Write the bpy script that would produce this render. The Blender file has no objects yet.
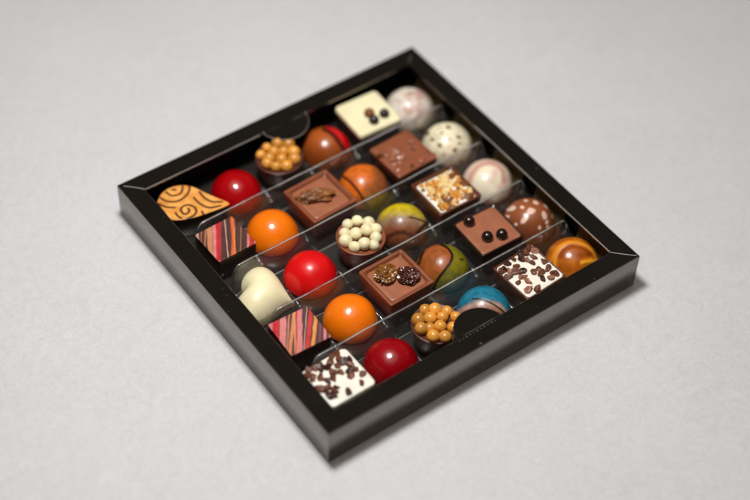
import bpy, bmesh, math, random
from mathutils import Vector, Matrix, noise
S = 0.19                       # the box is 190 mm square; lengths below are in box sides
PI = math.pi
scene = bpy.context.scene
col = scene.collection

# ------------------------------------------------------------------ materials
def lin(c): return c / 12.92 if c <= 0.04045 else ((c + 0.055) / 1.055) ** 2.4
def rgb(r, g, b, k=1.0): return (min(1, lin(r / 255) * k), min(1, lin(g / 255) * k), min(1, lin(b / 255) * k))

def new_mat(name):
    m = bpy.data.materials.new(name); m.use_nodes = True
    nt = m.node_tree; b = nt.nodes['Principled BSDF']
    return m, nt, b, nt.nodes.new, nt.links.new

def choc(name, color=None, rough=0.3, var=0.12, scale=140, bump=0.15, coat=0.0, sss=0.0, rvar=0.10, bscale=None, ov=0.0, broad=.09):
    """chocolate / sugar shell: constant colour or the painted pattern, with mottling, fine bump and uneven gloss"""
    m, nt, b, N, L = new_mat(name)
    tc = N('ShaderNodeTexCoord')
    n = N('ShaderNodeTexNoise'); n.inputs['Scale'].default_value = scale; n.inputs['Detail'].default_value = 5
    L(tc.outputs['Object'], n.inputs['Vector'])
    mr = N('ShaderNodeMapRange'); mr.inputs['From Min'].default_value = .3; mr.inputs['From Max'].default_value = .7
    mr.inputs['To Min'].default_value = 1 - var; mr.inputs['To Max'].default_value = 1 + var
    L(n.outputs['Fac'], mr.inputs['Value'])
    nb = N('ShaderNodeTexNoise'); nb.inputs['Scale'].default_value = 38; nb.inputs['Detail'].default_value = 3
    L(tc.outputs['Object'], nb.inputs['Vector'])
    mb = N('ShaderNodeMapRange'); mb.inputs['From Min'].default_value = .3; mb.inputs['From Max'].default_value = .7
    mb.inputs['To Min'].default_value = 1 - broad; mb.inputs['To Max'].default_value = 1 + broad
    L(nb.outputs['Fac'], mb.inputs['Value'])
    mm = N('ShaderNodeMath'); mm.operation = 'MULTIPLY'; L(mr.outputs['Result'], mm.inputs[0]); L(mb.outputs['Result'], mm.inputs[1])
    if ov:
        oi = N('ShaderNodeObjectInfo'); mo = N('ShaderNodeMapRange'); mo.inputs['To Min'].default_value = 1 - ov; mo.inputs['To Max'].default_value = 1 + ov * .6
        L(oi.outputs['Random'], mo.inputs['Value']); m3 = N('ShaderNodeMath'); m3.operation = 'MULTIPLY'
        L(mm.outputs[0], m3.inputs[0]); L(mo.outputs['Result'], m3.inputs[1]); mm = m3
    vm = N('ShaderNodeVectorMath'); vm.operation = 'SCALE'
    if color is None:
        at = N('ShaderNodeAttribute'); at.attribute_name = 'paint'
        L(at.outputs['Color'], vm.inputs[0])
    else:
        vm.inputs[0].default_value = color
    L(mm.outputs[0], vm.inputs['Scale']); L(vm.outputs['Vector'], b.inputs['Base Color'])
    n2 = N('ShaderNodeTexNoise'); n2.inputs['Scale'].default_value = 60; n2.inputs['Detail'].default_value = 4
    L(tc.outputs['Object'], n2.inputs['Vector'])
    rr = N('ShaderNodeMapRange'); rr.inputs['From Min'].default_value = .3; rr.inputs['From Max'].default_value = .7
    rr.inputs['To Min'].default_value = max(.03, rough - rvar); rr.inputs['To Max'].default_value = rough + rvar
    L(n2.outputs['Fac'], rr.inputs['Value']); L(rr.outputs['Result'], b.inputs['Roughness'])
    if bump:
        n3 = N('ShaderNodeTexNoise'); n3.inputs['Scale'].default_value = bscale or 420; n3.inputs['Detail'].default_value = 3
        L(tc.outputs['Object'], n3.inputs['Vector'])
        bp = N('ShaderNodeBump'); bp.inputs['Strength'].default_value = bump; bp.inputs['Distance'].default_value = 0.0006
        L(n3.outputs['Fac'], bp.inputs['Height']); L(bp.outputs['Normal'], b.inputs['Normal'])
    b.inputs['Coat Weight'].default_value = coat; b.inputs['Coat Roughness'].default_value = 0.2
    if sss:
        b.inputs['Subsurface Weight'].default_value = sss
        b.inputs['Subsurface Radius'].default_value = (1, .7, .4); b.inputs['Subsurface Scale'].default_value = 0.003
    return m

MILK = rgb(142, 80, 52); MILK_L = rgb(160, 98, 69); DARK = rgb(46, 26, 18); DARK2 = rgb(62, 36, 26)
CREAM = rgb(238, 228, 196); WHITE = rgb(244, 238, 220)
M = {}
M['dark'] = choc('dark chocolate', DARK, .34, bump=.2)
M['dark_gloss'] = choc('glossy dark chocolate', rgb(34, 18, 14), .22, bump=.1, coat=.4)
M['milk'] = choc('milk chocolate', MILK, .36, var=.1, bump=.25)
M['milk_pale'] = choc('pale milk chocolate', MILK_L, .33, var=.1, bump=.3, bscale=200)
M['milk_shell'] = choc('milk chocolate shell', rgb(134, 74, 46), .36, var=.12, bump=.25)
M['dark_cup'] = choc('dark milk cup', rgb(88, 48, 34), .36, var=.12, bump=.25)
M['brown_shell'] = choc('brown shell', rgb(96, 52, 32), .36, var=.12, bump=.25)
M['white'] = choc('white chocolate', WHITE, .4, var=.03, bump=.3, sss=.15, bscale=180)
M['ivory'] = choc('ivory chocolate', rgb(246, 234, 190), .4, var=.03, bump=.1, sss=.2)
M['paint'] = choc('painted shell', None, .3, var=.06, bump=.05, coat=.3)
M['paint_soft'] = choc('satin painted shell', None, .36, var=.24, scale=330, bump=.12, coat=.15)
M['print'] = choc('printed top', None, .42, var=.1, bump=.15)
M['red'] = choc('red glaze', rgb(168, 2, 10), .2, var=.04, bump=.03, coat=.3)
M['scarlet'] = choc('satin scarlet glaze', rgb(220, 6, 12), .36, var=.05, bump=.06, coat=.12)
M['crimson'] = choc('deep crimson glaze', rgb(146, 2, 14), .24, var=.04, bump=.03, coat=.28)
M['orange'] = choc('orange glaze', rgb(250, 122, 8), .25, var=.04, bump=.04, coat=.4)
M['pearl_cream'] = choc('cream sugar pearl', rgb(244, 232, 186), .42, var=.1, scale=260, bump=.3, sss=.15, ov=.14)
M['pearl_gold'] = choc('caramel pearl', rgb(218, 150, 60), .3, var=.14, scale=200, bump=.15, coat=.2, ov=.3)
M['nib'] = choc('cocoa nib', rgb(112, 64, 42), .5, var=.5, scale=260, bump=.6)
M['nib_dark'] = choc('dark cocoa nib', rgb(66, 36, 26), .45, var=.5, scale=260, bump=.6)
M['nib_pale'] = choc('pale cocoa nib', rgb(160, 108, 84), .5, var=.4, scale=260, bump=.6)
M['praline'] = choc('caramel crumb', rgb(220, 150, 62), .35, var=.35, scale=240, bump=.5, coat=.2)
M['praline_pale'] = choc('pale nut crumb', rgb(240, 206, 140), .45, var=.2, scale=240, bump=.5)
M['walnut'] = choc('candied nut', rgb(132, 78, 28), .5, var=.45, scale=220, bump=.5, bscale=260)
M['raisin'] = choc('raisin', rgb(74, 34, 24), .25, var=.4, scale=160, bump=.25, bscale=240, coat=.2)
M['candied'] = choc('candied sultana', rgb(126, 78, 28), .26, var=.4, scale=160, bump=.25, bscale=240, coat=.25)

def card_mat(name, base, rough, ior):
    m, nt, b, N, L = new_mat(name)
    tc = N('ShaderNodeTexCoord')
    n = N('ShaderNodeTexNoise'); n.inputs['Scale'].default_value = 55; n.inputs['Detail'].default_value = 6
    L(tc.outputs['Object'], n.inputs['Vector'])
    r = N('ShaderNodeMapRange'); r.inputs['To Min'].default_value = rough - .04; r.inputs['To Max'].default_value = rough + .06
    L(n.outputs['Fac'], r.inputs['Value']); L(r.outputs['Result'], b.inputs['Roughness'])
    n2 = N('ShaderNodeTexNoise'); n2.inputs['Scale'].default_value = 900; n2.inputs['Detail'].default_value = 3
    L(tc.outputs['Object'], n2.inputs['Vector'])
    bp = N('ShaderNodeBump'); bp.inputs['Strength'].default_value = .04; bp.inputs['Distance'].default_value = .0002
    L(n2.outputs['Fac'], bp.inputs['Height']); L(bp.outputs['Normal'], b.inputs['Normal'])
    cr = N('ShaderNodeMapRange'); cr.inputs['To Min'].default_value = .7; cr.inputs['To Max'].default_value = 1.3
    L(n.outputs['Fac'], cr.inputs['Value'])
    vm = N('ShaderNodeVectorMath'); vm.operation = 'SCALE'; vm.inputs[0].default_value = base
    L(cr.outputs['Result'], vm.inputs['Scale']); L(vm.outputs['Vector'], b.inputs['Base Color'])
    if ior > 2:      # folds and corners paler in patches: rubbed card plus painted edge highlight
        bv = N('ShaderNodeBevel'); bv.samples = 6; bv.inputs['Radius'].default_value = .0009
        ge = N('ShaderNodeNewGeometry'); dt = N('ShaderNodeVectorMath'); dt.operation = 'DOT_PRODUCT'
        L(bv.outputs['Normal'], dt.inputs[0]); L(ge.outputs['Normal'], dt.inputs[1])
        er = N('ShaderNodeMapRange'); er.inputs['From Min'].default_value = .985; er.inputs['From Max'].default_value = .86
        L(dt.outputs['Value'], er.inputs['Value'])
        wn = N('ShaderNodeTexNoise'); wn.inputs['Scale'].default_value = 70; wn.inputs['Detail'].default_value = 6; wn.inputs['Roughness'].default_value = .7
        L(tc.outputs['Object'], wn.inputs['Vector'])
        wr = N('ShaderNodeMapRange'); wr.inputs['From Min'].default_value = .42; wr.inputs['From Max'].default_value = .68
        L(wn.outputs['Fac'], wr.inputs['Value'])
        wm = N('ShaderNodeMath'); wm.operation = 'MULTIPLY'; L(er.outputs['Result'], wm.inputs[0]); L(wr.outputs['Result'], wm.inputs[1])
        # sparse lint and scratches
        sn = N('ShaderNodeTexNoise'); sn.inputs['Scale'].default_value = 520; sn.inputs['Detail'].default_value = 2
        L(tc.outputs['Object'], sn.inputs['Vector'])
        sr_ = N('ShaderNodeMapRange'); sr_.inputs['From Min'].default_value = .73; sr_.inputs['From Max'].default_value = .80; sr_.inputs['To Max'].default_value = .35
        L(sn.outputs['Fac'], sr_.inputs['Value'])
        wa = N('ShaderNodeMath'); wa.operation = 'MAXIMUM'; L(wm.outputs[0], wa.inputs[0]); L(sr_.outputs['Result'], wa.inputs[1])
        cm = N('ShaderNodeMix'); cm.data_type = 'RGBA'; cm.inputs[7].default_value = (.20, .18, .165, 1)
        L(wa.outputs[0], cm.inputs[0]); L(vm.outputs['Vector'], cm.inputs[6]); L(cm.outputs[2], b.inputs['Base Color'])
    b.inputs['IOR'].default_value = ior
    if ior > 2: b.inputs['Specular Tint'].default_value = (1, .84, .72, 1)
    return m
M['card'] = card_mat('black laminated card', (.0058, .0050, .0040), .09, 2.35)
M['card_matt'] = card_mat('black card inside', (.008, .007, .006), .4, 1.45)
M['edge'] = card_mat('worn card edge', (.42, .39, .355), .4, 1.5)  # pale tone covers both card wear and painted edge highlights
M['dash'] = card_mat('torn perforation', (.13, .12, .11), .5, 1.4)
M['tray_floor'] = card_mat('smoky tray plastic', (.026, .0235, .021), .16, 1.6)

def clear_plastic(name, refl, rough, bs, bd):
    m, nt, b, N, L = new_mat(name); nt.nodes.remove(b)
    out = nt.nodes['Material Output']
    tr = N('ShaderNodeBsdfTransparent'); tr.inputs['Color'].default_value = (.90, .895, .885, 1)
    gl = N('ShaderNodeBsdfGlossy'); gl.inputs['Roughness'].default_value = rough; gl.inputs['Color'].default_value = (1, 1, 1, 1)
    fr = N('ShaderNodeLayerWeight'); fr.inputs['Blend'].default_value = .5
    pw = N('ShaderNodeMath'); pw.operation = 'POWER'; pw.inputs[1].default_value = 4
    ad = N('ShaderNodeMath'); ad.operation = 'MULTIPLY_ADD'; ad.inputs[1].default_value = .75; ad.inputs[2].default_value = refl; ad.use_clamp = True
    mx = N('ShaderNodeMixShader')
    tc = N('ShaderNodeTexCoord'); n = N('ShaderNodeTexNoise'); n.inputs['Scale'].default_value = bs; n.inputs['Detail'].default_value = 3
    L(tc.outputs['Object'], n.inputs['Vector'])
    bp = N('ShaderNodeBump'); bp.inputs['Strength'].default_value = 1; bp.inputs['Distance'].default_value = bd
    L(n.outputs['Fac'], bp.inputs['Height']); L(bp.outputs['Normal'], gl.inputs['Normal'])
    L(fr.outputs['Facing'], pw.inputs[0]); L(pw.outputs[0], ad.inputs[0]); L(ad.outputs[0], mx.inputs['Fac'])
    df = N('ShaderNodeBsdfDiffuse'); df.inputs['Color'].default_value = (.55, .54, .52, 1)     # faint patchy diffuse haze
    n4 = N('ShaderNodeTexNoise'); n4.inputs['Scale'].default_value = 32; n4.inputs['Detail'].default_value = 6; n4.inputs['Roughness'].default_value = .7
    L(tc.outputs['Object'], n4.inputs['Vector'])
    hz = N('ShaderNodeMapRange'); hz.inputs['From Min'].default_value = .35; hz.inputs['From Max'].default_value = .75; hz.inputs['To Min'].default_value = .0; hz.inputs['To Max'].default_value = .055
    L(n4.outputs['Fac'], hz.inputs['Value'])
    mh = N('ShaderNodeMixShader'); L(hz.outputs['Result'], mh.inputs['Fac']); L(tr.outputs[0], mh.inputs[1]); L(df.outputs[0], mh.inputs[2])
    L(mh.outputs[0], mx.inputs[1]); L(gl.outputs[0], mx.inputs[2]); L(mx.outputs[0], out.inputs['Surface'])
    return m
M['clear'] = clear_plastic('clear plastic', .09, .12, 48, .0034)
M['clear_wavy'] = clear_plastic('wavy clear plastic', .08, .2, 90, .004)
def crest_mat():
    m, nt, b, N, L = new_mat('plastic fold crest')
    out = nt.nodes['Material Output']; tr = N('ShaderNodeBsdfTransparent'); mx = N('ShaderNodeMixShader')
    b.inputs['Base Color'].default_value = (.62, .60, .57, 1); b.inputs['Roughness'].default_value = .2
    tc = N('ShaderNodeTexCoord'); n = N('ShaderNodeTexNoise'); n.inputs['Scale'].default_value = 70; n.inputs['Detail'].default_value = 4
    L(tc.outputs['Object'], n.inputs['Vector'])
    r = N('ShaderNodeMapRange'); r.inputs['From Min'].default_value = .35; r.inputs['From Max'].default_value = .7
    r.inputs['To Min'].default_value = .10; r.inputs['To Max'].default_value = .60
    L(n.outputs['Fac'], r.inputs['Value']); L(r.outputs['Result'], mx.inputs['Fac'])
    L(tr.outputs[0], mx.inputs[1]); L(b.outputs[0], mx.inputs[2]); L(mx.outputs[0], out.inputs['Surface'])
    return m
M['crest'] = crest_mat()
def amber_mat():
    m, nt, b, N, L = new_mat('amber tinted tray wall')
    out = nt.nodes['Material Output']; tr = N('ShaderNodeBsdfTransparent'); mx = N('ShaderNodeMixShader')
    tc = N('ShaderNodeTexCoord'); n = N('ShaderNodeTexNoise'); n.inputs['Scale'].default_value = 30; n.inputs['Detail'].default_value = 3
    L(tc.outputs['Object'], n.inputs['Vector'])
    cr = N('ShaderNodeMix'); cr.data_type = 'RGBA'; cr.inputs[6].default_value = (.10, .055, .018, 1); cr.inputs[7].default_value = (.26, .19, .08, 1)
    L(n.outputs['Fac'], cr.inputs[0]); L(cr.outputs[2], b.inputs['Base Color'])
    b.inputs['Roughness'].default_value = .2; mx.inputs['Fac'].default_value = .6
    L(tr.outputs[0], mx.inputs[1]); L(b.outputs[0], mx.inputs[2]); L(mx.outputs[0], out.inputs['Surface'])
    return m
M['amber_clear'] = amber_mat()  # amber reflection of the chocolates painted into the wall colour

def table_mat():
    m, nt, b, N, L = new_mat('pale grey paper stone')
    tc = N('ShaderNodeTexCoord')
    def nz(scale, det, rough=.55, dist=0):
        n = N('ShaderNodeTexNoise'); n.inputs['Scale'].default_value = scale; n.inputs['Detail'].default_value = det
        n.inputs['Roughness'].default_value = rough; n.inputs['Distortion'].default_value = dist
        L(tc.outputs['Object'], n.inputs['Vector']); return n
    a = nz(680, 5, .72, 1.5); c = nz(110, 6, .68, 2.2); d = nz(9, 3)
    def mrange(src, lo, hi, f0=.3, f1=.7):
        r = N('ShaderNodeMapRange'); r.inputs['From Min'].default_value = f0; r.inputs['From Max'].default_value = f1
        r.inputs['To Min'].default_value = lo; r.inputs['To Max'].default_value = hi
        L(src.outputs['Fac'], r.inputs['Value']); return r
    ra, rc, rd = mrange(a, .905, 1.07), mrange(c, .93, 1.045), mrange(d, .975, 1.025)
    m1 = N('ShaderNodeMath'); m1.operation = 'MULTIPLY'; L(ra.outputs[0], m1.inputs[0]); L(rc.outputs[0], m1.inputs[1])
    m2 = N('ShaderNodeMath'); m2.operation = 'MULTIPLY'; L(m1.outputs[0], m2.inputs[0]); L(rd.outputs[0], m2.inputs[1])
    vm = N('ShaderNodeVectorMath'); vm.operation = 'SCALE'; vm.inputs[0].default_value = (.660, .658, .658)
    L(m2.outputs[0], vm.inputs['Scale']); L(vm.outputs['Vector'], b.inputs['Base Color'])
    b.inputs['Roughness'].default_value = .62; b.inputs['Specular IOR Level'].default_value = .3
    bp = N('ShaderNodeBump'); bp.inputs['Strength'].default_value = .4; bp.inputs['Distance'].default_value = .0007
    L(a.outputs['Fac'], bp.inputs['Height']); L(bp.outputs['Normal'], b.inputs['Normal'])
    return m
M['table'] = table_mat()

# ------------------------------------------------------------------ object helpers
def mesh_obj(name, verts, faces, mat, parent=None, loc=(0, 0, 0), rz=0, smooth=True, paint=None, auto=None):
    me = bpy.data.meshes.new(name)
    me.from_pydata([(v[0] * S, v[1] * S, v[2] * S) for v in verts], [], faces)
    bm = bmesh.new(); bm.from_mesh(me); bmesh.ops.recalc_face_normals(bm, faces=bm.faces); bm.to_mesh(me); bm.free()
    if smooth:
        for p in me.polygons: p.use_smooth = True
        if auto is not None: me.set_sharp_from_angle(angle=math.radians(auto))
    if paint:
        at = me.color_attributes.new('paint', 'FLOAT_COLOR', 'POINT')
        for i, v in enumerate(verts):
            c = paint(v[0], v[1], v[2]); at.data[i].color = (c[0], c[1], c[2], 1)
    me.materials.append(mat)
    o = bpy.data.objects.new(name, me); col.objects.link(o)
    o.location = Vector(loc) * S; o.rotation_euler = (0, 0, rz)
    if parent: o.parent = parent
    return o

def tag(o, label, cat, group=None):
    o['label'] = label; o['category'] = cat
    if group: o['group'] = group
    return o

def thing(name, label, cat, loc, rz=0, group=None):
    o = bpy.data.objects.new(name, None); col.objects.link(o); o.empty_display_size = .01
    o.location = Vector(loc) * S; o.rotation_euler = (0, 0, rz)
    return tag(o, label, cat, group)

def share(name, src, parent, loc, rot=(0, 0, 0), sc=(1, 1, 1)):
    o = bpy.data.objects.new(name, src.data if hasattr(src, 'data') else src); col.objects.link(o)
    o.parent = parent; o.location = Vector(loc) * S; o.rotation_euler = rot; o.scale = sc
    return o

def loft(loops, cap0=True, cap1=True):
    """loops of equal length -> verts, faces"""
    v = []; f = []; n = len(loops[0])
    for lp in loops: v += lp
    for k in range(len(loops) - 1):
        for i in range(n):
            j = (i + 1) % n
            f.append((k * n + i, k * n + j, (k + 1) * n + j, (k + 1) * n + i))
    def cap(lp, base):
        c = [sum(p[a] for p in lp) / n for a in range(3)]
        v.append(tuple(c)); ci = len(v) - 1
        for i in range(n): f.append((base + i, base + (i + 1) % n, ci))
    if cap0: cap(loops[0], 0)
    if cap1: cap(loops[-1], (len(loops) - 1) * n)
    return v, f

def rrect(h, rad, z, n=64, hy=None):
    """rounded square outline of half width h"""
    hy = hy or h; pts = []
    q = n // 4
    for k, (sx, sy) in enumerate(((1, 1), (-1, 1), (-1, -1), (1, -1))):
        # straight part of the side before each corner is spread over a few points
        for i in range(q):
            a = PI / 2 * (k + i / (q - 1))
            pts.append((sx * (h - rad) + rad * math.cos(a), sy * (hy - rad) + rad * math.sin(a), z))
    return pts

def dense(lp, per):
    """insert points so the outline carries colour detail"""
    out = []
    n = len(lp)
    for i in range(n):
        a = Vector(lp[i]); b = Vector(lp[(i + 1) % n]); L = (b - a).length
        k = max(1, int(L / per))
        for t in range(k): out.append(tuple(a.lerp(b, t / k)))
    return out

def seg_d(p, a, b):
    ax, ay = a; bx, by = b; px, py = p
    dx, dy = bx - ax, by - ay; L = dx * dx + dy * dy
    t = 0 if L == 0 else max(0, min(1, ((px - ax) * dx + (py - ay) * dy) / L))
    return math.hypot(px - ax - t * dx, py - ay - t * dy)
def poly_d(p, pts): return min(seg_d(p, pts[i], pts[i + 1]) for i in range(len(pts) - 1))
def sm(a, b, x):
    t = max(0, min(1, (x - a) / (b - a))); return t * t * (3 - 2 * t)
def mixc(a, b, t): return tuple(a[i] + (b[i] - a[i]) * t for i in range(3))
def smooth_line(pts, k=5):
    out = []
    for i in range(len(pts) - 1):
        p0 = pts[max(0, i - 1)]; p1 = pts[i]; p2 = pts[i + 1]; p3 = pts[min(len(pts) - 1, i + 2)]
        for s in range(k):
            t = s / k
            out.append(tuple(.5 * ((2 * p1[a]) + (p2[a] - p0[a]) * t + (2 * p0[a] - 5 * p1[a] + 4 * p2[a] - p3[a]) * t * t
                                   + (3 * p1[a] - p0[a] - 3 * p2[a] + p3[a]) * t ** 3) for a in range(2)))
    out.append(pts[-1]); return out

# ------------------------------------------------------------------ setting
bm_t = [(-9, -9, 0), (10, -9, 0), (10, 10, 0), (-9, 10, 0)]
t = mesh_obj('tabletop', bm_t, [(0, 1, 2, 3)], M['table'], smooth=False)
t['kind'] = 'structure'; t['label'] = 'pale grey mottled tabletop under the box'

# ------------------------------------------------------------------ the box
H = .1195; W = .055; FZ = .0012
box = thing('chocolate_box', 'black square cardboard box with mitred frame lid holding five rows of chocolates', 'box', (.5, .5, 0))
def side_point(k, along, inset, z):
    """side k of the box: 0 near right, 1 far right, 2 far left, 3 near left; along runs -1..1 along the outer edge"""
    h = .5 - inset; x = along * h; y = -h
    a = k * PI / 2
    return (x * math.cos(a) - y * math.sin(a), x * math.sin(a) + y * math.cos(a), z)
def frame_profile():
    b = .0022; p = [(.0022, .0), (.0006, .0012), (.0, .0030)]
    p.append((.0, H - b - .0016))
    for i in range(6):
        a = PI / 2 * i / 5
        p.append((b - b * math.cos(a), H - b + b * math.sin(a)))
    p += [(b + .0016, H), (W * .5, H - FZ * .45), (W - .0030, H - FZ), (W - .0012, H - FZ), (W, H - FZ - .0010), (W, H - FZ - .0062), (W - .001, H - FZ - .0070), (.009, H - FZ - .0070), (.009, .008)]
    return p
prof = frame_profile()
rnd = random.Random(4)
for k in range(4):
    v = []; f = []; n = len(prof); NS = 24
    for s in range(NS + 1):
        al = -1 + 2 * s / NS
        # the card bows by a fraction of a millimetre between its corners
        bow = (1 - al * al) * .0016 * (1 if k != 1 else .4)
        for (ins, z) in prof:
            wob = bow * (1 if ins < .03 else 0.4)
            v.append(side_point(k, al, ins + wob, z + .0006 * math.sin(al * 4 + k) * (1 - al * al) * (1 if z > .05 else 0)))
    for s in range(NS):
        for i in range(n - 1):
            f.append((s * n + i, (s + 1) * n + i, (s + 1) * n + i + 1, s * n + i + 1))
    fs = mesh_obj('frame_side', v, f, M['card'], box, auto=38)
    # pale strip along the window opening: worn raw edge plus painted highlight
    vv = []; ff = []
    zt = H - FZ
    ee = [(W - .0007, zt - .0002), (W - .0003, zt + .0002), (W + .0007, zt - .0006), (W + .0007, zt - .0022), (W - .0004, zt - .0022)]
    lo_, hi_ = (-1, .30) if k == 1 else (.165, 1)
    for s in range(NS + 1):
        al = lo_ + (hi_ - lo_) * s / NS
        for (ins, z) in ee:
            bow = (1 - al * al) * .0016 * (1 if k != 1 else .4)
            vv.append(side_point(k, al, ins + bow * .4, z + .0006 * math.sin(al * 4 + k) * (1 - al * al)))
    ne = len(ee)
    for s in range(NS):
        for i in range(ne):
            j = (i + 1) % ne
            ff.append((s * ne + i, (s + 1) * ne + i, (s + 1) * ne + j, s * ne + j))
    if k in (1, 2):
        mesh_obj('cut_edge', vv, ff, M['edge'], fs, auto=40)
    # fold line along the mitre at the end of this side
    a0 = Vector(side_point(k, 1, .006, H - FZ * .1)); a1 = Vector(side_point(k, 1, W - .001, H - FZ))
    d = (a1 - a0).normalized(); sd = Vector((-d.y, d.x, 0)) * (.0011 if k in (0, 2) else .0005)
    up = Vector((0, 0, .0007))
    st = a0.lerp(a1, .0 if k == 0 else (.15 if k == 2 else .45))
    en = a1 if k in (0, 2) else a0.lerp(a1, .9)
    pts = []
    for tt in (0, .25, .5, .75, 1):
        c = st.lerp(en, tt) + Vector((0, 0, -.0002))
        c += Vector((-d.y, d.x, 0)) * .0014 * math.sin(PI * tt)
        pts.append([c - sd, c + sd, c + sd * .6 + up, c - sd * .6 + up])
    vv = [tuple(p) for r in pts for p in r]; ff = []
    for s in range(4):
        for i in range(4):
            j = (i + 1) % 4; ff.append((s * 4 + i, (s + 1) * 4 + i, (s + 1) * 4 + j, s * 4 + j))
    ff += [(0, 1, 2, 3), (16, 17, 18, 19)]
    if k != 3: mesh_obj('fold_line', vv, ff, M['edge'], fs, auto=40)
# floor of the box
v, f = loft([rrect(.488, .004, .003, 32), rrect(.488, .004, .007, 32)])
mesh_obj('box_floor', v, f, M['card_matt'], box, auto=40)
# dull lining added inside the four walls to keep the interior dark
for k in range(4):
    vv = [side_point(k, al, ins, z) for (ins, z) in ((.0100, .0075), (.0100, H - FZ - .0085), (.0122, H - FZ - .0085), (.0122, .0075)) for al in (-.998, .998)]
    mesh_obj('wall_lining', vv, [(0, 1, 3, 2), (2, 3, 5, 4), (4, 5, 7, 6), (6, 7, 1, 0)], M['card_matt'], box, smooth=False)
# thumb tabs: half discs cut out of the card
for k in (0, 2):
    R = .0725; cz = H - FZ - .0012; cy = -.5 + .0455; cx = .003 if k == 0 else -.010
    arc = []
    a_lo = math.asin((W + .0008 - .0455) / R)
    for i in range(41):
        a = a_lo + (PI - 2 * a_lo) * i / 40
        arc.append((cx + R * math.cos(a), cy + R * math.sin(a)))
    def lp(z, g):
        out = []
        for (x, y) in arc:
            dx, dy = x - cx, y - cy
            yy = max(cy + dy * g, -.5 + W + .0008)
            sag = (-.0016 if k == 2 else -.0008) * (dy / R) ** 2
            out.append((cx + dx * g, yy, z + sag))
        if k == 2: out = [(-p[0], -p[1], p[2]) for p in out]
        return out
    v, f = loft([lp(cz - .0046, 1), lp(cz - .0008, 1), lp(cz, .988)])
    tb = mesh_obj('thumb_tab', v, f, M['card'], box, auto=40)
    if k == 2:    # pale strip paints in the light caught along its rim
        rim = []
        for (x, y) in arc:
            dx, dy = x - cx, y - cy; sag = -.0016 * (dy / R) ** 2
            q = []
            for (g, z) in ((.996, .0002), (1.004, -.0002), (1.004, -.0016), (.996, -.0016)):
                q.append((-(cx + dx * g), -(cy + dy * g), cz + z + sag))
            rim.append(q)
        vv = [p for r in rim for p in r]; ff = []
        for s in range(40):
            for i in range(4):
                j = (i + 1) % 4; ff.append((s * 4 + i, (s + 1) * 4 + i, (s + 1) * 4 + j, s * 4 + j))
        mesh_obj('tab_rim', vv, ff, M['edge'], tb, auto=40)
        # torn nicks where the tab meets the frame
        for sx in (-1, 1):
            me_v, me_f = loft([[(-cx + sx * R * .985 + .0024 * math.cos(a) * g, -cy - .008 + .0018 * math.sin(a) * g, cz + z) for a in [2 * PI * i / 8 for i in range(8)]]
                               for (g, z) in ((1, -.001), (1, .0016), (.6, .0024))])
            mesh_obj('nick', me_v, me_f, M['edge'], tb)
    else:         # perforation between tab and frame
        x = -.066
        while x < .050:
            w = rnd.uniform(.0030, .0050) * (1.3 if x < -.055 else 1); hh = rnd.uniform(.0006, .0011)
            y0 = -.5 + .0478
            me_v, me_f = loft([[(x + a * w, y0 + b * hh, H - FZ + z) for a, b in ((-.5, -1), (.5, -1), (.5, 1), (-.5, 1))] for z in (-.0005, .0010 if x < .03 else .0007)])
            mesh_obj('perforation', me_v, me_f, M['dash'], tb, smooth=False)
            x += rnd.uniform(.0105, .0125)
        for (x, y0, w) in ((-.028, -.5 + .010, .006), (.088, -.5 + .0585 - .004, .004)):
            me_v, me_f = loft([[(x + a * w, y0 + b * .0014, H + z) for a, b in ((-.5, -1), (.5, -1), (.5, 1), (-.5, 1))] for z in (-.003, .0008)])
            mesh_obj('scuff', me_v, me_f, M['dash'], tb, smooth=False)

# ------------------------------------------------------------------ plastic tray with four dividing ridges
tray = thing('plastic_tray', 'clear plastic insert tray with four see-through ridges between the chocolate rows', 'tray', (.5, .5, .008))
v, f = loft([rrect(.484, .02, .0005, 48), rrect(.484, .02, .004, 48)])
tf = mesh_obj('tray_floor', v, f, M['tray_floor'], tray, auto=40)
rq = random.Random(12)
for j in range(5):               # cross ribs added between cells to catch light as streaks
    for i in range(5):
        xb = -.5 + (.2155, .3665, .518, .669, .8185)[i]; yb = .182 * (2 - j)
        ring = []
        for q in range(15):
            y = yb - .066 + .132 * q / 14; e_ = 1 - abs(2 * q / 14 - 1) ** 4
            wv = .0015 * noise.noise(Vector((q * .4, i * 3, j * 5)))
            ring.append([(xb + wv + .0075 * math.cos(a), y, .0036 + (.001 + .0105 * e_) * math.sin(a)) for a in [PI * w_ / 10 for w_ in range(11)] + [PI * 1.5]])
        cv, cf = loft(ring)
        mesh_obj('cell_rib', cv, cf, M['clear_wavy'], tf, auto=60)
ROWY = [.5 + .182 * (2 - j) for j in range(5)]
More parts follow.
